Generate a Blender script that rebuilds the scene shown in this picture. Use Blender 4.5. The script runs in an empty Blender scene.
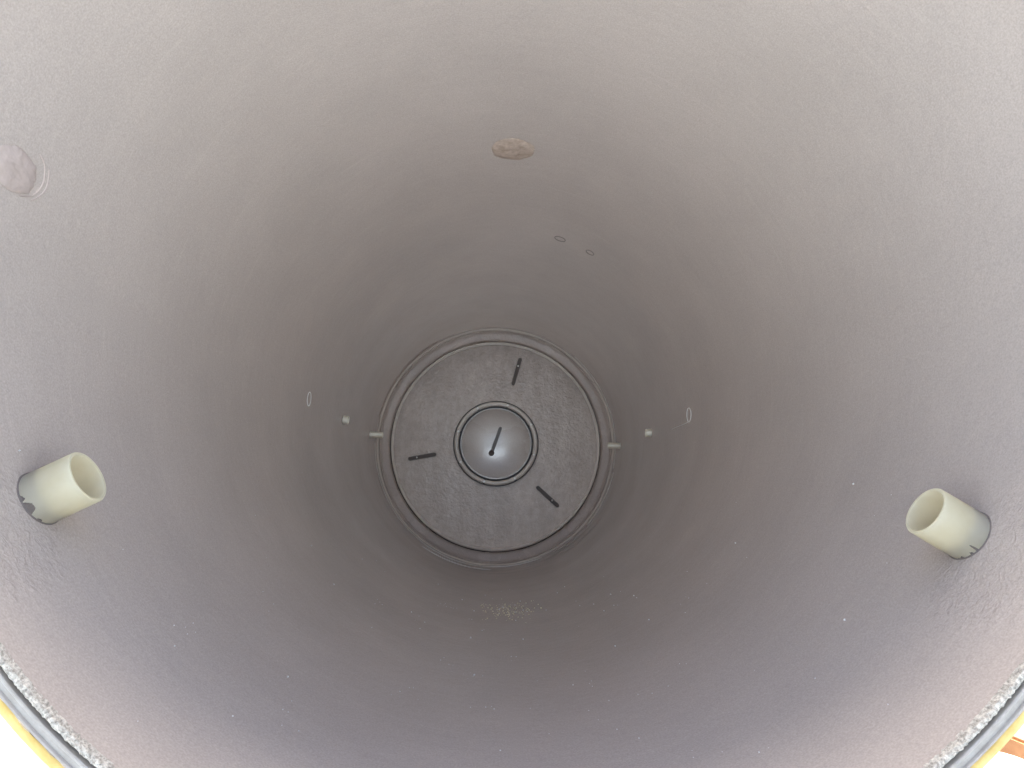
import bpy, bmesh, math, random
from mathutils import Vector, Matrix, noise

# ---------------------------------------------------------------- camera, sky, sun
sc = bpy.context.scene
C = sc.collection
R = 0.6                       # inner radius of the tank, metres (axis along +Y through the origin, mouth at y = 0)
L = 4.534 * R                 # depth of the end plate
GROUND = -0.80

cam_d = bpy.data.cameras.new('camera')
cam = bpy.data.objects.new('camera', cam_d)
C.objects.link(cam)
sc.camera = cam
cam_d.sensor_width = 36.0
cam_d.lens = 36.0 * 650.0 / 1024.0
cam_d.clip_start = 0.01
cam_d.clip_end = 2000
_pit, _yaw = 0.172, 0.038
_f = Vector((math.sin(_yaw) * math.cos(_pit), math.cos(_yaw) * math.cos(_pit), math.sin(_pit)))
cam.location = (-0.073 * R, -0.992 * R, -0.441 * R)
cam.rotation_euler = _f.to_track_quat('-Z', 'Y').to_euler()

SUN_EL, SUN_AZ = 56.5, -8.0      # azimuth measured from +Y (beyond the tank) towards +X (picture right)
w = bpy.data.worlds.new('World')
sc.world = w
w.use_nodes = True
nt = w.node_tree
nt.nodes.clear()
sky = nt.nodes.new('ShaderNodeTexSky')
sky.sky_type = 'NISHITA'
sky.sun_disc = False
sky.sun_elevation = math.radians(SUN_EL)
sky.sun_rotation = math.radians(SUN_AZ)
sky.air_density = 0.8
sky.dust_density = 6.0
sky.ozone_density = 0.3
bg = nt.nodes.new('ShaderNodeBackground')
bg.inputs['Strength'].default_value = 0.05
wo = nt.nodes.new('ShaderNodeOutputWorld')
nt.links.new(sky.outputs[0], bg.inputs[0])
nt.links.new(bg.outputs[0], wo.inputs[0])

sun_d = bpy.data.lights.new('sun', 'SUN')
sun_d.energy = 1.5
sun_d.angle = math.radians(90)      # overcast: a broad bright part of the cloud cover
sun_d.color = (1.0, 0.95, 0.88)
sun = bpy.data.objects.new('sun', sun_d)
C.objects.link(sun)
el, az = math.radians(SUN_EL), math.radians(SUN_AZ)
to_sun = Vector((math.sin(az) * math.cos(el), math.cos(az) * math.cos(el), math.sin(el)))
sun.rotation_euler = to_sun.to_track_quat('Z', 'Y').to_euler()

sc.view_settings.view_transform = 'Standard'
sc.view_settings.look = 'None'
sc.view_settings.gamma = 1.0
sc.view_settings.exposure = 3.97
sc.view_settings.use_curve_mapping = False
sc.render.engine = 'CYCLES'
cy = sc.cycles
cy.max_bounces = 24
cy.diffuse_bounces = 18
cy.glossy_bounces = 6
cy.transmission_bounces = 12
cy.use_denoising = True
cy.denoising_input_passes = 'RGB_ALBEDO_NORMAL'
cy.caustics_reflective = True

# ---------------------------------------------------------------- materials
def mat(name, col, rough=0.5, spec=0.5, metal=0.0):
    m = bpy.data.materials.new(name)
    m.use_nodes = True
    b = m.node_tree.nodes['Principled BSDF']
    b.inputs['Base Color'].default_value = (*col, 1)
    b.inputs['Roughness'].default_value = rough
    b.inputs['Metallic'].default_value = metal
    b.inputs['Specular IOR Level'].default_value = spec
    return m, m.node_tree, b

def nd(t, kind, **kw):
    n = t.nodes.new(kind)
    for k, v in kw.items():
        if k.startswith('i_'):
            n.inputs[k[2:].replace('_', ' ')].default_value = v
        else:
            setattr(n, k, v)
    return n

def ramp(t, src, stops):
    r = t.nodes.new('ShaderNodeValToRGB')
    e = r.color_ramp.elements
    while len(e) < len(stops):
        e.new(0.5)
    for k, (p, c) in enumerate(stops):
        e[k].position = p
        e[k].color = (*c, 1) if len(c) == 3 else c
    t.links.new(src, r.inputs[0])
    return r

def mapping(t, scale=(1, 1, 1)):
    tc = nd(t, 'ShaderNodeTexCoord')
    mp = nd(t, 'ShaderNodeMapping')
    mp.inputs['Scale'].default_value = scale
    t.links.new(tc.outputs['Object'], mp.inputs[0])
    return mp.outputs[0]

def gelcoat(name, col, rough, peel=0.25, translucent=0.0, tcol=(0.93, 0.94, 0.97), band=0.3, grain=0.03, rough_spots=(), mottle=0.0, pdist=0.002):
    """grey gelcoat over glass fibre: orange peel, hoop-wise roller marks, fine pale grain, dusty blotches"""
    m, t, b = mat(name, col, rough, 0.5)
    v = mapping(t)
    n1 = nd(t, 'ShaderNodeTexNoise', i_Scale=2.2, i_Detail=5.0, i_Roughness=0.6)
    n2 = nd(t, 'ShaderNodeTexNoise', i_Scale=420.0, i_Detail=2.0, i_Roughness=0.6)
    vh = mapping(t, (5, 60, 5))
    n3 = nd(t, 'ShaderNodeTexNoise', i_Scale=1.0, i_Detail=5.0, i_Roughness=0.62)
    n4 = nd(t, 'ShaderNodeTexNoise', i_Scale=70.0, i_Detail=3.0, i_Roughness=0.55)
    t.links.new(v, n1.inputs['Vector']); t.links.new(v, n2.inputs['Vector'])
    t.links.new(vh, n3.inputs['Vector']); t.links.new(v, n4.inputs['Vector'])
    def scaled(c, k): return tuple(min(1, x * k) for x in c)
    r1 = ramp(t, n1.outputs['Fac'], [(0.3, scaled(col, 0.93)), (0.7, scaled(col, 1.07))])
    mx = nd(t, 'ShaderNodeMix', data_type='RGBA', blend_type='MULTIPLY')
    mx.inputs['Factor'].default_value = 1.0
    g = ramp(t, n2.outputs['Fac'], [(0.25, (1 - grain * 3,) * 3), (0.75, (1 + grain * 3,) * 3)])
    t.links.new(r1.outputs[0], mx.inputs['A']); t.links.new(g.outputs[0], mx.inputs['B'])
    mx2 = nd(t, 'ShaderNodeMix', data_type='RGBA', blend_type='MULTIPLY')
    mx2.inputs['Factor'].default_value = 1.0
    h = ramp(t, n3.outputs['Fac'], [(0.2, (0.98, 0.98, 0.978)), (0.8, (1.02, 1.02, 1.02))])
    t.links.new(mx.outputs['Result'], mx2.inputs['A']); t.links.new(h.outputs[0], mx2.inputs['B'])
    colour = mx2.outputs['Result']
    # faint hoop-wise scuffs, and on the end plate runs and stains
    def layer(colour, scale, det, lo, hi, dark, light):
        nn = nd(t, 'ShaderNodeTexNoise', i_Scale=1.0, i_Detail=det, i_Roughness=0.6)
        t.links.new(mapping(t, scale), nn.inputs['Vector'])
        rr_ = ramp(t, nn.outputs['Fac'], [(lo, dark), (hi, light)])
        m3 = nd(t, 'ShaderNodeMix', data_type='RGBA', blend_type='MULTIPLY')
        m3.inputs['Factor'].default_value = 1.0
        t.links.new(colour, m3.inputs['A']); t.links.new(rr_.outputs[0], m3.inputs['B'])
        return m3.outputs['Result']
    colour = layer(colour, (5, 110, 5), 3, 0.60, 0.72, (1, 1, 1), (1.045, 1.045, 1.04))
    if mottle:
        colour = layer(colour, (14, 1, 3.0), 5, 0.42, 0.62, (0.90, 0.89, 0.88), (1.04, 1.04, 1.04))
        colour = layer(colour, (30, 30, 30), 5, 0.35, 0.65, (0.88, 0.88, 0.88), (1.08, 1.08, 1.08))
    t.links.new(colour, b.inputs['Base Color'])
    rr = nd(t, 'ShaderNodeMapRange')
    rr.inputs['To Min'].default_value = rough - 0.06
    rr.inputs['To Max'].default_value = rough + 0.10
    t.links.new(n1.outputs['Fac'], rr.inputs['Value'])
    t.links.new(rr.outputs[0], b.inputs['Roughness'])
    b1 = nd(t, 'ShaderNodeBump', i_Strength=peel, i_Distance=pdist)
    b2 = nd(t, 'ShaderNodeBump', i_Strength=band, i_Distance=0.004)
    t.links.new(n4.outputs['Fac'], b1.inputs['Height'])
    t.links.new(n3.outputs['Fac'], b2.inputs['Height'])
    t.links.new(b1.outputs[0], b2.inputs['Normal'])
    last = b2
    # rough hand-laid resin around given spots (object coordinates)
    for (px, py, pz, rad) in rough_spots:
        tc = nd(t, 'ShaderNodeTexCoord')
        ds = nd(t, 'ShaderNodeVectorMath', operation='DISTANCE')
        ds.inputs[1].default_value = (px, py, pz)
        t.links.new(tc.outputs['Object'], ds.inputs[0])
        ad = nd(t, 'ShaderNodeMath', operation='MULTIPLY_ADD')
        ad.inputs[1].default_value = 0.06; t.links.new(n4.outputs['Fac'], ad.inputs[0]); t.links.new(ds.outputs['Value'], ad.inputs[2])
        mr = nd(t, 'ShaderNodeMapRange', interpolation_type='SMOOTHSTEP')
        mr.inputs['From Min'].default_value = rad * 0.5 + 0.03; mr.inputs['From Max'].default_value = rad + 0.03
        mr.inputs['To Min'].default_value = 1.0; mr.inputs['To Max'].default_value = 0.0
        t.links.new(ad.outputs[0], mr.inputs['Value'])
        n5 = nd(t, 'ShaderNodeTexNoise', i_Scale=95.0, i_Detail=4.0, i_Roughness=0.6, i_Distortion=1.2)
        t.links.new(v, n5.inputs['Vector'])
        mu = nd(t, 'ShaderNodeMath', operation='MULTIPLY')
        t.links.new(n5.outputs['Fac'], mu.inputs[0]); t.links.new(mr.outputs[0], mu.inputs[1])
        b5 = nd(t, 'ShaderNodeBump', i_Strength=0.6, i_Distance=0.005)
        t.links.new(mu.outputs[0], b5.inputs['Height']); t.links.new(last.outputs[0], b5.inputs['Normal'])
        last = b5
    t.links.new(last.outputs[0], b.inputs['Normal'])
    if translucent:
        tr = nd(t, 'ShaderNodeBsdfTranslucent')
        tr.inputs['Color'].default_value = (*tcol, 1)
        ms = nd(t, 'ShaderNodeMixShader')
        ms.inputs[0].default_value = translucent
        t.links.new(b.outputs[0], ms.inputs[1]); t.links.new(tr.outputs[0], ms.inputs[2])
        t.links.new(ms.outputs[0], t.nodes['Material Output'].inputs[0])
    return m

TL = 0.0072
WALL_COL = (0.480, 0.396, 0.334)
def _sp(a, y): return (R * math.cos(math.radians(a)), y, R * math.sin(math.radians(a)))
M_wall = gelcoat('grey_gelcoat', WALL_COL, 0.21, translucent=TL, band=0.06, grain=0.045, rough_spots=[(*_sp(-150.5, 0.13 * R), 0.09), (*_sp(-34.0, 0.17 * R), 0.10)])
M_head = gelcoat('grey_gelcoat_textured', (0.41, 0.335, 0.285), 0.22, peel=1.0, translucent=0.007, grain=0.07, mottle=1.0, pdist=0.005)
M_cap = gelcoat('grey_gelcoat_glossy', (0.42, 0.36, 0.315), 0.25, peel=0.5, translucent=0.005, band=0.05, grain=0.05)
M_cap.node_tree.nodes['Principled BSDF'].inputs['Coat Weight'].default_value = 1.0
M_cap.node_tree.nodes['Principled BSDF'].inputs['Coat IOR'].default_value = 2.0
M_head.node_tree.nodes['Principled BSDF'].inputs['Specular IOR Level'].default_value = 0.8
M_cap.node_tree.nodes['Principled BSDF'].inputs['Coat Roughness'].default_value = 0.2
M_collar = gelcoat('resin_band', (0.56, 0.48, 0.43), 0.25, peel=0.9, pdist=0.004, grain=0.06)
M_bright = gelcoat('pale_highlight_gelcoat', (0.80, 0.74, 0.67), 0.20, peel=0.2)  # paler than the wall: highlights on the end rings put into the colour
M_plain = gelcoat('dark_gelcoat_and_shade', (0.17, 0.135, 0.115), 0.45)  # dark: shade at the stub feet put into the colour; also dark wall marks
M_bar, _, _ = mat('dark_coated_steel', (0.115, 0.094, 0.082), 0.35)
M_bolt, _, _ = mat('bolt_steel', (0.88, 0.86, 0.82), 0.3, metal=0.2)
M_groove, _, _ = mat('dark_seal_and_shade', (0.05, 0.045, 0.045), 0.6)

def speckled(name, a, b_, scale, rough=0.7, bump=0.4, dist=0.002):
    m, t, b = mat(name, a, rough, 0.35)
    v = mapping(t)
    n = nd(t, 'ShaderNodeTexNoise', i_Scale=scale, i_Detail=4.0, i_Roughness=0.65)
    t.links.new(v, n.inputs['Vector'])
    r = ramp(t, n.outputs['Fac'], [(0.33, a), (0.66, b_)])
    t.links.new(r.outputs[0], b.inputs['Base Color'])
    bp = nd(t, 'ShaderNodeBump', i_Strength=bump, i_Distance=dist)
    t.links.new(n.outputs['Fac'], bp.inputs['Height'])
    t.links.new(bp.outputs[0], b.inputs['Normal'])
    return m
def add_translucent(m, fac, col):
    t = m.node_tree
    out = t.nodes['Material Output']; src = out.inputs[0].links[0].from_socket
    tr = nd(t, 'ShaderNodeBsdfTranslucent'); tr.inputs['Color'].default_value = (*col, 1)
    ms = nd(t, 'ShaderNodeMixShader'); ms.inputs[0].default_value = fac
    t.links.new(src, ms.inputs[1]); t.links.new(tr.outputs[0], ms.inputs[2]); t.links.new(ms.outputs[0], out.inputs[0])
M_pipe = speckled('cream_pvc', (0.76, 0.69, 0.53), (0.88, 0.82, 0.67), 38, 0.33, 0.12)
add_translucent(M_pipe, 0.62, (0.96, 0.91, 0.72))
M_pale = speckled('bright_nipple', (0.92, 0.87, 0.72), (0.95, 0.91, 0.78), 40, 0.42, 0.05)
M_pale.node_tree.nodes['Principled BSDF'].inputs['Metallic'].default_value = 0.35
M_plug = speckled('pale_filler', (0.47, 0.37, 0.31), (0.54, 0.43, 0.37), 70, 0.7, 0.3)
M_tan = speckled('tan_filler', (0.50, 0.37, 0.28), (0.68, 0.54, 0.43), 55, 0.8, 0.6)
M_glass = speckled('cut_glass_fibre', (0.24, 0.205, 0.165), (0.68, 0.60, 0.49), 320, 0.6, 0.8)
M_flange = speckled('grey_flange', (0.35, 0.30, 0.25), (0.43, 0.38, 0.33), 60, 0.45, 0.2)
M_yellow = speckled('yellow_resin', (0.58, 0.38, 0.10), (0.74, 0.54, 0.19), 30, 0.4, 0.3)
M_brown = speckled('brown_resin_edge', (0.33, 0.22, 0.14), (0.55, 0.42, 0.28), 60, 0.6, 0.5)
M_ground = speckled('pale_concrete', (0.25, 0.31, 0.36), (0.33, 0.40, 0.46), 9, 0.85, 0.3, 0.004)
M_chip = speckled('pale_chip', (0.78, 0.76, 0.70), (0.88, 0.86, 0.82), 300, 0.6, 0.3)
M_dust = speckled('yellowish_dust', (0.72, 0.62, 0.38), (0.85, 0.76, 0.52), 200, 0.8, 0.3)
M_white, _, _ = mat('white_plastic', (0.70, 0.70, 0.68), 0.4)
M_orange = speckled('orange_wood', (0.28, 0.12, 0.045), (0.38, 0.18, 0.075), 18, 0.6, 0.3)

# ---------------------------------------------------------------- helpers
def obj(name, verts, faces, m, parent=None, smooth=True):
    me = bpy.data.meshes.new(name)
    me.from_pydata([tuple(v) for v in verts], [], faces)
    me.update()
    if smooth:
        me.polygons.foreach_set('use_smooth', [True] * len(me.polygons))
    me.materials.append(m)
    o = bpy.data.objects.new(name, me)
    C.objects.link(o)
    if parent is not None:
        o.parent = parent
    return o

def cyl(a, y, r):
    """point at angle a (radians, 0 = picture right, anticlockwise), depth y, radius r"""
    return Vector((r * math.cos(a), y, r * math.sin(a)))

def revolve(name, prof, m, parent, seg=192, closed=False, wob=None, smooth=True):
    """prof: list of (r, y) turned about the tank's axis"""
    V, F = [], []
    n = len(prof)
    for i in range(seg):
        a = 2 * math.pi * i / seg
        for j, (r, y) in enumerate(prof):
            if wob:
                dr, dy = wob(a, j)
                r, y = r + dr, y + dy
            V.append(cyl(a, y, r))
    for i in range(seg):
        k = (i + 1) % seg
        for j in range(n if closed else n - 1):
            l = (j + 1) % n
            F.append((i * n + j, i * n + l, k * n + l, k * n + j))
    o = obj(name, V, F, m, parent, smooth)
    return o

def autosmooth(o, deg=35):
    me = o.data
    bm = bmesh.new(); bm.from_mesh(me)
    for e in bm.edges:
        if len(e.link_faces) == 2 and e.calc_face_angle(0) > math.radians(deg):
            e.smooth = False
    bm.to_mesh(me); bm.free()
    return o

def fix_normals(o):
    bm = bmesh.new(); bm.from_mesh(o.data)
    bmesh.ops.recalc_face_normals(bm, faces=bm.faces)
    bm.to_mesh(o.data); bm.free()
    return o

# ---------------------------------------------------------------- ground
g = obj('ground', [(-900, -900, GROUND), (900, -900, GROUND), (900, 900, GROUND), (-900, 900, GROUND)], [(0, 1, 2, 3)], M_ground, smooth=False)
g['kind'] = 'structure'

# ---------------------------------------------------------------- the tank
tank = bpy.data.objects.new('tank', None)
C.objects.link(tank)
tank['label'] = 'large grey glass-fibre tank seen through its open mouth down to the round end plate'
tank['category'] = 'tank'

T = 0.0075                      # wall thickness
rows = 130
inner = [(R, 0.004 + (L + 0.10 - 0.004) * j / rows) for j in range(rows + 1)]
def wall_wob(a, j):
    if j > rows:
        return 0.0, 0.0
    y = inner[j][1]
    d = 0.0012 * noise.noise(Vector((math.cos(a) * 1.3, y * 1.6, math.sin(a) * 1.3)))
    # hoop ridges of laid-up resin where the end plate is glassed in, strongest at the bottom
    k = max(0.0, 1 - abs(y - (L - 0.22)) / 0.24)
    low = 0.5 - 0.5 * math.sin(a)
    d -= 0.0035 * k * (0.25 + 0.75 * low) * (0.5 + 0.5 * noise.noise(Vector((math.cos(a) * 1.7 + 5, y * 26, math.sin(a) * 1.7))))
    return d, 0.0
outer = [(R + T, L + 0.10), (R + T, 0.004)]
wall = revolve('tank_wall', inner, M_wall, tank, 256, closed=False, wob=wall_wob)
autosmooth(wall, 50)

# end plate: shallow dome with a round opening closed by a bolted cap
HR = 0.86 * R
def head_y(r):
    return L - 0.06 * (1 - (r / R) ** 2)      # bulges gently into the tank
hp = []
r = 0.315 * R
while r < HR:
    hp.append((r, head_y(r)))
    r += 0.012 * R
hp.append((HR, head_y(HR)))
head = revolve('end_plate', hp, M_head, tank, 192, closed=False)
autosmooth(fix_normals(head))

def ring_wob(amp, s, f=3.0):
    def g_(a, j):
        return (amp * noise.noise(Vector((math.cos(a) * f + s, j * 0.7, math.sin(a) * f))),
                amp * noise.noise(Vector((math.cos(a) * f + s + 9, j * 0.9, math.sin(a) * f))))
    return g_
# the lapped joint round the end plate
lip = [(0.855 * R, L + 0.01), (0.857 * R, L - 0.016), (0.863 * R, L - 0.024), (0.873 * R, L - 0.026), (0.882 * R, L - 0.018), (0.886 * R, L + 0.01)]
lipo = autosmooth(fix_normals(revolve('end_plate_bead', lip, M_bright, tank, 192, closed=True, wob=ring_wob(0.0010, 1, 12))), 60)
col = [(0.894 * R, L + 0.02), (0.896 * R, L - 0.010), (0.905 * R, L - 0.016), (0.925 * R, L - 0.018), (0.945 * R, L - 0.024), (0.958 * R, L - 0.026),
       (0.963 * R, L - 0.034), (0.970 * R, L - 0.038), (0.977 * R, L - 0.034), (0.981 * R, L - 0.037), (0.987 * R, L - 0.050), (0.9999 * R, L - 0.056), (1.005 * R, L - 0.05), (1.005 * R, L + 0.02)]
colo = autosmooth(fix_normals(revolve('joint_collar', col, M_collar, tank, 192, closed=True, wob=ring_wob(0.0016, 3, 11))), 60)
ridge = [(0.978 * R, L - 0.030), (0.979 * R, L - 0.046), (0.983 * R, L - 0.051), (0.988 * R, L - 0.054), (0.992 * R, L - 0.050), (0.992 * R, L - 0.030)]
autosmooth(fix_normals(revolve('joint_bead', ridge, M_bright, tank, 256, closed=True, wob=ring_wob(0.0015, 7, 16))), 60)  # pale bead carries the bright rim highlight in its colour
back = [(0.87 * R, L + 0.012), (0.905 * R, L + 0.012), (0.905 * R, L + 0.03), (0.87 * R, L + 0.03)]
autosmooth(fix_normals(revolve('joint_seal', back, M_groove, tank, 128, closed=True)))

# torn edges of glass mat lying along the collar, reflections painted pale on some
def arc_strip(name, a0, a1, r0, r1, y0, y1, m, parent, th=0.002, seed=0):
    """curved lip of laminate, thickness th, following the wall"""
    V, F = [], []
    n = max(6, int(abs(a1 - a0) / 0.03))
    for i in range(n + 1):
        u = i / n
        a = a0 + (a1 - a0) * u
        tp = max(0.05, math.sin(math.pi * u) ** 0.35)
        j1 = 0.003 * noise.noise(Vector((u * 9, seed, 2.2)))
        for (rr, yy) in ((r0, y0), (r0 - th * tp, y0), (r1 - th * tp + j1 * 0.3, y1 + j1), (r1, y1 + j1)):
            V.append(cyl(a, yy, rr))
    for i in range(n):
        for j in range(4):
            k = (j + 1) % 4
            F.append((i * 4 + j, i * 4 + k, i * 4 + 4 + k, i * 4 + 4 + j))
    F.append((0, 1, 2, 3)); F.append((n * 4 + 3, n * 4 + 2, n * 4 + 1, n * 4))
    return autosmooth(fix_normals(obj(name, V, F, m, parent)))
D = math.radians
for k, (a0, a1, ya, yb, th) in enumerate([(-12, 48, .075, .052, .004), (180, 262, .082, .054, .005), (192, 236, .10, .075, .003), (262, 292, .075, .050, .006),
                                       (318, 346, .10, .062, .005), (120, 168, .085, .058, .003), (296, 322, .15, .135, .003),
                                       (235, 268, .20, .185, .003), (280, 312, .23, .218, .0025), (300, 325, .30, .288, .002)]):
    arc_strip('mat_edge', D(a0), D(a1), R - .0015, R - .0015, L - ya, L - yb, M_bright if k in (0, 1, 3, 4, 7) else M_wall, tank, th * 0.8, k)

# cap in the middle of the end plate (> seal, bolts)
hy = head_y(0.33 * R)
fl = []
for k in range(13):
    q = math.pi * k / 12
    fl.append((0.3295 * R + 0.0175 * R * math.cos(q), hy - 0.004 - 0.014 * math.sin(q)))
fl += [(0.310 * R, hy + 0.02), (0.349 * R, hy + 0.02)]
cap_ring = autosmooth(fix_normals(revolve('cap_flange', fl, M_bright, tank, 128, closed=True)), 60)
gr = [(0.352 * R, hy - 0.0025), (0.356 * R, hy - 0.0025), (0.356 * R, hy + 0.02), (0.352 * R, hy + 0.02)]
autosmooth(fix_normals(revolve('cap_seal', [(0.349 * R, hy + 0.015), (0.349 * R, hy - 0.003), (0.357 * R, hy - 0.002), (0.357 * R, hy + 0.015)], M_groove, cap_ring, 96, closed=True)))
autosmooth(fix_normals(revolve('cap_seal', [(0.297 * R, hy + 0.03), (0.297 * R, hy + 0.004), (0.312 * R, hy + 0.004), (0.312 * R, hy + 0.03)], M_groove, cap_ring, 96, closed=True)))
bv, bf = [], []
def hexbolt(a):
    c = cyl(a, hy - 0.0145, 0.3295 * R)
    V, F = [], []
    for ring_, (rr, dy) in enumerate(((0.0085, 0.004), (0.0085, 0.0), (0.0055, 0.0), (0.0055, -0.004), (0.0045, -0.0052))):
        for i in range(12):
            t_ = 2 * math.pi * i / 12
            V.append(c + Vector((rr * math.cos(t_), dy, rr * math.sin(t_))))
    for q in range(4):
        for i in range(12):
            k = (i + 1) % 12
            F.append((q * 12 + i, q * 12 + k, q * 12 + 12 + k, q * 12 + 12 + i))
    F.append(tuple(range(48, 60)))
    wv = [c + Vector((rr * math.cos(2 * math.pi * i / 16), dy, rr * math.sin(2 * math.pi * i / 16))) for rr, dy in ((0.0115, 0.006), (0.0115, 0.0025), (0.006, 0.0025)) for i in range(16)]
    wf = [(q * 16 + i, q * 16 + (i + 1) % 16, q * 16 + 16 + (i + 1) % 16, q * 16 + 16 + i) for q in (0, 1) for i in range(16)]
    autosmooth(fix_normals(obj('bolt_shade_ring', wv, wf, M_groove, cap_ring)))  # dark ring stands in for the shadow round the bolt head
    return autosmooth(fix_normals(obj('bolt', V, F, M_bolt, cap_ring)))
for k in range(8):
    hexbolt(D(28 + 45 * k))
cr = 0.294 * R
cp = [(0.0001, hy - 0.024)]
for k in range(1, 30):
    q = cr * k / 29
    cp.append((q, hy - 0.024 + 0.026 * (q / cr) ** 2))
cp += [(cr - 0.004, hy - 0.002), (cr - 0.002, hy - 0.007), (cr + 0.001, hy - 0.007), (cr + 0.003, hy + 0.03)]
cap = autosmooth(fix_normals(revolve('dished_cap', cp, M_cap, tank, 128)), 50)

# flat dark bars, rounded ends, with a small pin head
def bar(name, c0, c1, wd, y0, y1, parent, pin=None):
    """c0, c1: (x, z) ends; y0, y1: depth at the ends"""
    p0, p1 = Vector((c0[0], 0, c0[1])), Vector((c1[0], 0, c1[1]))
    d = (p1 - p0); ln = d.length; d.normalize()
    s = Vector((-d.z, 0, d.x))
    out = []
    for k in range(7):
        q = math.pi * k / 6
        out.append((p0 - d * math.sin(q) * wd + s * math.cos(q) * wd, y0))
    for k in range(7):
        q = math.pi * k / 6
        out.append((p1 + d * math.sin(q) * wd - s * math.cos(q) * wd, y1))
    V = []
    n = len(out)
    for yy in (0.004, -0.008, -0.010):
        for (p, y) in out:
            cc = (p0 + p1) / 2
            v = p if yy > -0.009 else cc + (p - cc) * (1 - 0.0015 / max((p - cc).length, 0.01))
            V.append(Vector((v.x, y + yy, v.z)))
    F = [tuple(range(2 * n, 3 * n))]
    for q in range(2):
        for i in range(n):
            k = (i + 1) % n
            F.append((q * n + i, q * n + k, q * n + n + k, q * n + n + i))
    o = autosmooth(fix_normals(obj(name, V, F, M_bar, parent)))
    if pin is not None:
        u, rr, mm, pn = pin
        c = p0.lerp(p1, u); yb = y0 + (y1 - y0) * u - 0.010
        bm = bmesh.new()
        bmesh.ops.create_uvsphere(bm, u_segments=16, v_segments=8, radius=rr, matrix=Matrix.Translation((c.x, yb, c.z)))
        me = bpy.data.meshes.new(pn); bm.to_mesh(me); bm.free()
        me.polygons.foreach_set('use_smooth', [True] * len(me.polygons))
        me.materials.append(mm)
        q = bpy.data.objects.new(pn, me); C.objects.link(q); q.parent = o
    return o
S = R / 117.5                # metres per picture pixel at the end plate
def hb(dx0, dz0, dx1, dz1, wd, u):
    a, b = (dx0 * S, dz0 * S), (dx1 * S, dz1 * S)
    ya, yb = head_y(math.hypot(*a)) - 0.001, head_y(math.hypot(*b)) - 0.001
    return bar('stiffener_bar', a, b, wd, ya, yb, tank, (u, 0.0045, M_bolt, 'pin'))
hb(17, 60, 24, 85, 0.0095, 0.72)
hb(-60, -11, -84, -15, 0.0095, 0.72)
hb(41, -43, 60, -60, 0.0095, 0.72)
bar('cap_bar', (-4.5 * S, -10 * S), (4 * S, 14 * S), 0.0085, hy - 0.0245, hy - 0.0225, cap, (0.0, 0.0145, M_bar, 'pivot'))

# ---------------------------------------------------------------- mouth of the tank
# ragged band of exposed glass fibre on the cut edge
V, F = [], []
seg, prof_n = 1800, 9
rng = random.Random(4)
for i in range(seg):
    a = 2 * math.pi * i / seg
    for j in range(prof_n):
        u = j / (prof_n - 1)
        rr = R - 0.0004 + u * 0.0085
        yy = 0.002 - 0.004 * math.sin(math.pi * min(1, u * 1.15)) ** 0.6
        nz = noise.noise(Vector((math.cos(a) * 190, u * 7, math.sin(a) * 190)))
        n2 = noise.noise(Vector((math.cos(a) * 30, u * 2 + 8, math.sin(a) * 30)))
        rr += 0.0010 * nz * (1.3 - u) + 0.0005 * n2
        yy += 0.0010 * n2 - 0.0018 * abs(nz) + rng.uniform(-0.0006, 0.0006)
        if j == 0: yy += 0.004
        if j == prof_n - 1: yy += 0.008
        V.append(cyl(a, yy, rr))
for i in range(seg):
    k = (i + 1) % seg
    for j in range(prof_n - 1):
        F.append((i * prof_n + j, i * prof_n + j + 1, k * prof_n + j + 1, k * prof_n + j))
cut = fix_normals(obj('cut_fibre_edge', V, F, M_glass, tank, smooth=False))

# flange: groove, bead, flat face, second bead, brown glue line, yellow outer edge
r0 = R + 0.0088
flp = [(r0, 0.012), (r0 + 0.0003, 0.001), (r0 + 0.0006, -0.0014), (r0 + 0.0016, -0.0022), (r0 + 0.0030, -0.0018), (r0 + 0.0045, 0.000),
       (r0 + 0.0088, 0.0005), (r0 + 0.0098, -0.0018), (r0 + 0.0108, -0.0024), (r0 + 0.0118, -0.001), (r0 + 0.0122, 0.012)]
flange = autosmooth(fix_normals(revolve('mouth_flange', flp, M_flange, tank, 256, closed=True, wob=ring_wob(0.0003, 2, 9))), 25)
autosmooth(fix_normals(revolve('groove_seal', [(R + 0.006, 0.011), (R + 0.006, 0.004), (R + 0.0095, 0.004), (R + 0.0095, 0.011)], M_groove, tank, 192, closed=True)))
gl = [(r0 + 0.0118, 0.012), (r0 + 0.0118, 0.002), (r0 + 0.0128, 0.0008), (r0 + 0.0142, 0.002), (r0 + 0.0142, 0.012)]
autosmooth(fix_normals(revolve('glue_line', gl, M_brown, tank, 500, closed=True, wob=ring_wob(0.0014, 6, 40))), 60)
yl = [(r0 + 0.0130, 0.02), (r0 + 0.0133, 0.004), (r0 + 0.0150, 0.0022), (r0 + 0.0225, 0.003), (r0 + 0.0250, 0.006), (r0 + 0.0250, 0.024)]
autosmooth(fix_normals(revolve('yellow_outer_edge', yl, M_yellow, tank, 256, closed=True, wob=ring_wob(0.0006, 8, 8))), 60)

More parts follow.
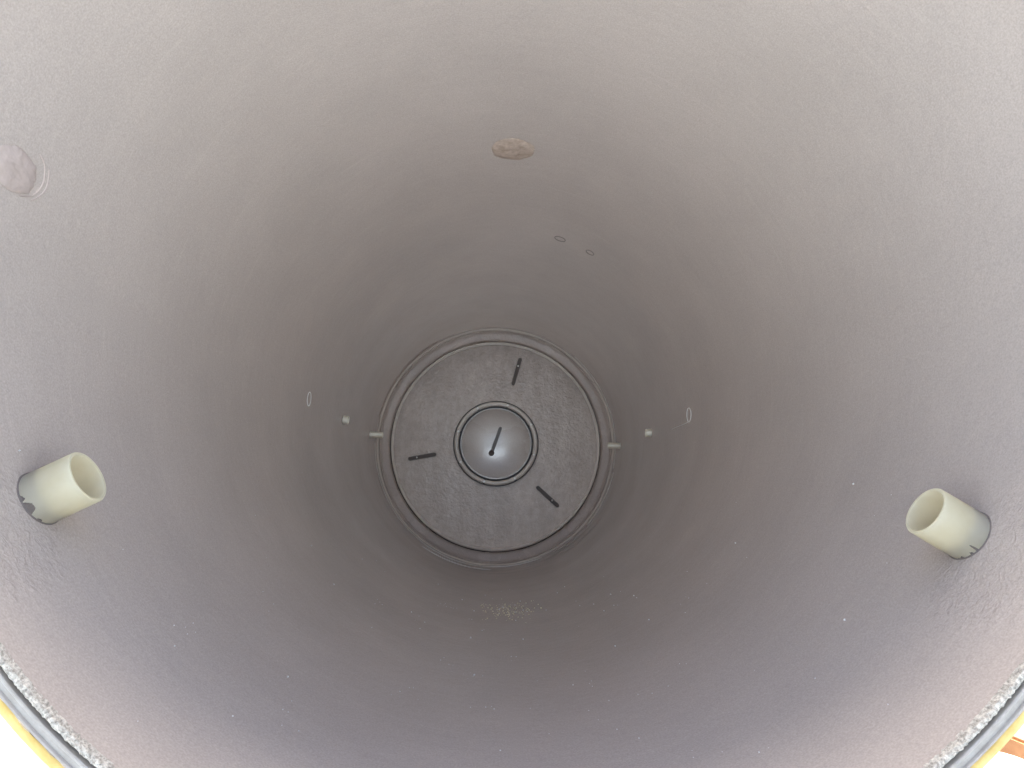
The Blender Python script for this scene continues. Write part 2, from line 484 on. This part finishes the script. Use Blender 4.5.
# ---------------------------------------------------------------- pipe stubs through the wall
def stub(ang, y, rad, length, m, label, notch=None, tilt=(0, 0), thick=0.0042, seg=200, shoe=True, seed=0):
    """open pipe whose axis points from the wall towards the tank's axis; notch: list of (angle, half width, depth) broken out of its foot"""
    a = D(ang)
    inw = -Vector((math.cos(a), 0, math.sin(a)))
    tng = Vector((-math.sin(a), 0, math.cos(a)))
    yy = Vector((0, 1, 0))
    axis = (inw + tng * tilt[0] + yy * tilt[1]).normalized()
    e1 = (yy - axis * yy.dot(axis)).normalized()
    e2 = axis.cross(e1)
    base = cyl(a, y, R)
    V, F = [], []
    def ring(rr, hfun):
        for i in range(seg):
            t_ = 2 * math.pi * i / seg
            V.append(base + (e1 * math.cos(t_) + e2 * math.sin(t_)) * rr + axis * hfun(t_))
    def foot(t_):
        h = -0.012
        for (na, nw, ndp) in (notch or []):
            dlt = (t_ - D(na) + math.pi) % (2 * math.pi) - math.pi
            if abs(dlt) < D(nw):
                u = 1 - abs(dlt) / D(nw)
                h = max(h, -0.012 + (ndp + 0.012) * min(1, u * 1.3) ** 0.8 + 0.0022 * noise.noise(Vector((t_ * 7, seed, 1))) + 0.0012 * noise.noise(Vector((t_ * 23, seed, 4))))
        return h
    lv = [lambda t_, k=k: foot(t_) + (length - foot(t_)) * k for k in (0, 0.2, 0.4, 0.6, 0.8)]
    for h in lv: ring(rad, h)
    ring(rad, lambda t_: length - 0.0012)
    ring(rad - 0.0008, lambda t_: length)
    ring(rad - thick + 0.0008, lambda t_: length)
    ring(rad - thick, lambda t_: length - 0.0012)
    for k in (0.8, 0.5, 0.2, 0): ring(rad - thick, lambda t_, k=k: foot(t_) + (length - foot(t_)) * k)
    n = 13
    for q in range(n):
        q2 = (q + 1) % n
        for i in range(seg):
            k = (i + 1) % seg
            F.append((q * seg + i, q * seg + k, q2 * seg + k, q2 * seg + i))
    o = autosmooth(fix_normals(obj('pipe_stub', V, F, m, tank)), 50)
    if label: o['label'] = label
    if shoe:
        V, F = [], []
        pr = ((rad * 1.05, -0.010), (rad * 1.045, 0.0002), (rad * 1.01, 0.0008), (rad * 0.97, 0.0012), (rad * 0.965, 0.018), (rad * 0.90, 0.018), (rad * 0.90, -0.010))
        for (rr, h) in pr:
            for i in range(seg):
                t_ = 2 * math.pi * i / seg
                p = base + (e1 * math.cos(t_) + e2 * math.sin(t_)) * (rr * (1 + 0.02 * noise.noise(Vector((math.cos(t_) * 2, math.sin(t_) * 2, seed)))))
                # drop onto the curved wall
                qv = Vector((p.x, 0, p.z))
                drop = 0.0
                V.append(p + axis * h + Vector((p.x, 0, p.z)).normalized() * (R - qv.length) * (1 if h < 0.01 else 0))
        n = len(pr)
        for q in range(n):
            q2 = (q + 1) % n
            for i in range(seg):
                k = (i + 1) % seg
                F.append((q * seg + i, q * seg + k, q2 * seg + k, q2 * seg + i))
        s = autosmooth(fix_normals(obj('resin_collar_shade', V, F, M_plain, o)), 50)  # dark collar colour paints the shade inside and round the broken foot
    return o

stub(-153.6, 0.255 * R, 0.0305, 0.0555, M_pipe, 'cream pipe stub at the left with a torn chipped foot',
     notch=[(204, 26, 0.009), (180, 18, 0.004), (238, 20, 0.0035)], seed=1)
stub(-31.0, 0.262 * R, 0.0305, 0.0560, M_pipe, 'cream pipe stub at the right with a small dark nick at its foot',
     notch=[(146, 5, 0.012), (133, 9, 0.005), (105, 24, 0.0035)], seed=2)
# four small ones deep in the tank, in opposite pairs
for (ang, yf, ln, rd) in ((177.5, 4.16, 0.062, 0.0145), (-2.0, 4.22, 0.060, 0.0145), (177.3, 3.20, 0.020, 0.0165), (-1.6, 3.23, 0.020, 0.0165)):
    stub(ang, yf * R, rd, ln, M_pale, None, thick=0.002, seg=40, shoe=True, seed=ang)

# rough resin laid on the wall beside the stubs
def resin_patch(ang, y, wa, wy, amp, seed, name='resin_patch', m=None, freq=70, base=0.0006, n=72, edge=0.25, lab=None, flat=0.0):
    V, F = [], []
    for i in range(n + 1):
        for j in range(n + 1):
            u, v = 2 * i / n - 1, 2 * j / n - 1
            # square -> disc
            x_, y_ = u * math.sqrt(1 - v * v / 2), v * math.sqrt(1 - u * u / 2)
            th_ = math.atan2(y_, x_)
            rad_ = math.hypot(x_, y_)
            k_ = 1 + edge * noise.noise(Vector((math.cos(th_) * 1.8, math.sin(th_) * 1.8, seed))) + edge * 0.6 * noise.noise(Vector((math.cos(th_) * 7, math.sin(th_) * 7, seed)))
            a = D(ang) + x_ * wa * k_ / R
            yv = y + y_ * wy * k_
            fade = 1 - rad_ ** 4
            q = Vector((a * R * freq, yv * freq, seed))
            h = base * fade + flat * (1 if rad_ < 0.94 else 0) + amp * fade * (0.5 + noise.noise(q) * 0.7 + 0.3 * noise.noise(q * 2.3))
            if rad_ > 0.985: h = -0.003
            V.append(cyl(a, yv, R - h))
    for i in range(n):
        for j in range(n):
            p = i * (n + 1) + j
            F.append((p, p + n + 1, p + n + 2, p + 1))
    o = obj(name, V, F, m or M_wall, tank)
    fix_normals(o)
    if lab: o['label'] = lab
    return o

# filled holes
resin_patch(88.4, 1.53 * R, 0.056, 0.052, 0.0010, 21, 'filler_plug', M_tan, 120, 0.0035, 48, 0.09, 'tan filler plug in the roof of the tank', 0.0)
resin_patch(169.6, 0.205 * R, 0.026, 0.033, 0.0008, 22, 'filler_plug', M_plug, 120, 0.003, 48, 0.10, 'pale filler plug high on the left wall near the mouth', 0.0)
def ring_on_wall(name, ang, y, ra, ry, wdt, h, m, a0=0, a1=360, seed=0):
    V, F = [], []
    n = 72
    for i in range(n + 1):
        t_ = D(a0 + (a1 - a0) * i / n)
        for (k, hh) in ((0, -0.001), (0.2, h * 0.8), (0.5, h), (0.8, h * 0.8), (1, -0.001)):
            wv = 1 + 0.03 * noise.noise(Vector((math.cos(t_) * 2, math.sin(t_) * 2, seed)))
            a = D(ang) + math.cos(t_) * (ra + wdt * k) * wv / R
            V.append(cyl(a, y + math.sin(t_) * (ry + wdt * k) * wv, R - hh))
    for i in range(n):
        for j in range(4):
            F.append((i * 5 + j, i * 5 + j + 1, i * 5 + 6 + j, i * 5 + 5 + j))
    return fix_normals(obj(name, V, F, m, tank))
ring_on_wall('resin_ring', 169.0, 0.215 * R, 0.031, 0.038, 0.0016, 0.0006, M_plug, 15, 150, seed=1)
ring_on_wall('resin_ring', 169.0, 0.215 * R, 0.036, 0.045, 0.0016, 0.0006, M_plug, 40, 120, seed=2)
# small round marks two thirds of the way down
ring_on_wall('round_mark', 176.6, 2.38 * R, 0.020, 0.018, 0.003, 0.0015, M_chip, seed=3)
ring_on_wall('round_mark', -0.6, 2.41 * R, 0.021, 0.020, 0.0025, 0.0015, M_chip, seed=4)
ring_on_wall('round_mark', 71.5, 2.36 * R, 0.016, 0.014, 0.004, 0.0012, M_plain, seed=5)
ring_on_wall('round_mark', 61.2, 2.37 * R, 0.012, 0.012, 0.004, 0.0012, M_plain, seed=6)
# curved scratch trailing from the mark on the right
V, F = [], []
for i in range(20):
    u = i / 19
    a = D(-0.6) - (0.022 + 0.005 * u * u + 0.001 * math.sin(u * 5)) / R
    yv = 2.42 * R + 0.19 * u
    for (dx, hh) in ((-0.0012, -0.0005), (0, 0.0012), (0.0012, -0.0005)):
        V.append(cyl(a + dx / R, yv, R - hh))
for i in range(19):
    for j in range(2):
        F.append((i * 3 + j, i * 3 + j + 1, i * 3 + 4 + j, i * 3 + 3 + j))
obj('scratch', V, F, M_chip, tank)

# ---------------------------------------------------------------- loose grit on the floor of the tank
def grit(name, spots, m, seed):
    rg = random.Random(seed)
    V, F = [], []
    for (a, y, s) in spots:
        c = cyl(a, y, R - s * 0.35)
        rot = Matrix.Rotation(rg.uniform(0, 6.28), 3, Vector((rg.uniform(-1, 1), rg.uniform(-1, 1), rg.uniform(-1, 1))).normalized())
        b0 = len(V)
        for d in ((1, 0, 0), (-1, 0, 0), (0, 1, 0), (0, -1, 0), (0, 0, 1), (0, 0, -1)):
            V.append(c + rot @ (Vector(d) * s * rg.uniform(0.35, 0.75)))
        for f_ in ((0, 2, 4), (2, 1, 4), (1, 3, 4), (3, 0, 4), (2, 0, 5), (1, 2, 5), (3, 1, 5), (0, 3, 5)):
            F.append(tuple(b0 + q for q in f_))
    return obj(name, V, F, m, None, smooth=False)
rg = random.Random(7)
sp = []
for k in range(110):
    a = rg.gauss(-90, 34)
    if not -172 < a < -8: continue
    sp.append((D(a), R * rg.uniform(0.05, 3.2), 0.0010 + 0.0030 * rg.random() ** 3))
for k in range(14):
    sp.append((D(rg.gauss(-89, 4)), R * rg.gauss(2.42, 0.12), rg.uniform(0.003, 0.0055)))
for k in range(26):
    a0_, y0_ = rg.gauss(-96, 16), R * rg.uniform(0.3, 2.6)
    for q in range(rg.randint(2, 5)):
        sp.append((D(a0_ + rg.gauss(0, 1.2)), y0_ + rg.gauss(0, 0.02), rg.uniform(0.0008, 0.0020)))
gr_ = grit('grit', sp, M_chip, 3)
gr_['kind'] = 'stuff'
gr_['label'] = 'tiny pale crumbs scattered over the lower wall of the tank'
gr_['category'] = 'debris'
dust = grit('yellowish_dust', [(D(rg.gauss(-88, 4.5)), R * rg.gauss(2.36, 0.13), rg.uniform(0.002, 0.0048)) for k in range(150)], M_dust, 5)
dust['kind'] = 'stuff'
dust['label'] = 'yellowish crumbs gathered on the lowest line of the wall below the end plate'
dust['category'] = 'debris'

# ---------------------------------------------------------------- beside the tank, lower right corner
def box(name, c, sx, sy, sz, rz, m, bev=0.006):
    bm = bmesh.new()
    bmesh.ops.create_cube(bm, size=1.0)
    bmesh.ops.scale(bm, vec=(sx, sy, sz), verts=bm.verts)
    bmesh.ops.bevel(bm, geom=bm.edges[:], offset=bev, segments=2, affect='EDGES')
    bmesh.ops.rotate(bm, matrix=Matrix.Rotation(rz, 3, 'Z'), verts=bm.verts)
    me = bpy.data.meshes.new(name); bm.to_mesh(me); bm.free()
    me.materials.append(m)
    o = bpy.data.objects.new(name, me); C.objects.link(o); o.location = c
    return o
tb = box('timber_block', (1.30, 1.22, GROUND + 0.026), 0.60, 0.94, 0.05, D(5), M_orange)
tb['label'] = 'orange-brown wooden block lying beside the tank in the lower right corner'
tb['category'] = 'timber block'
pv = [(0.0001, 0.055), (0.066, 0.055), (0.070, 0.060), (0.078, 0.062), (0.082, 0.056), (0.080, 0.0), (0.0001, 0.0)]
V, F = [], []
for i in range(64):
    t_ = 2 * math.pi * i / 64
    for (r_, z_) in pv:
        V.append((r_ * math.cos(t_), r_ * math.sin(t_), z_))
for i in range(64):
    k = (i + 1) % 64
    for j in range(6):
        F.append((i * 7 + j, i * 7 + j + 1, k * 7 + j + 1, k * 7 + j))
ld = autosmooth(fix_normals(obj('plastic_lid', V, F, M_white)), 40)
ld.location = (0.912, 0.695, GROUND + 0.003)
ld.scale = (0.78, 0.78, 0.7)
ld['label'] = 'white round plastic lid lying beside the orange-brown block at the lower right corner'
ld['category'] = 'lid'
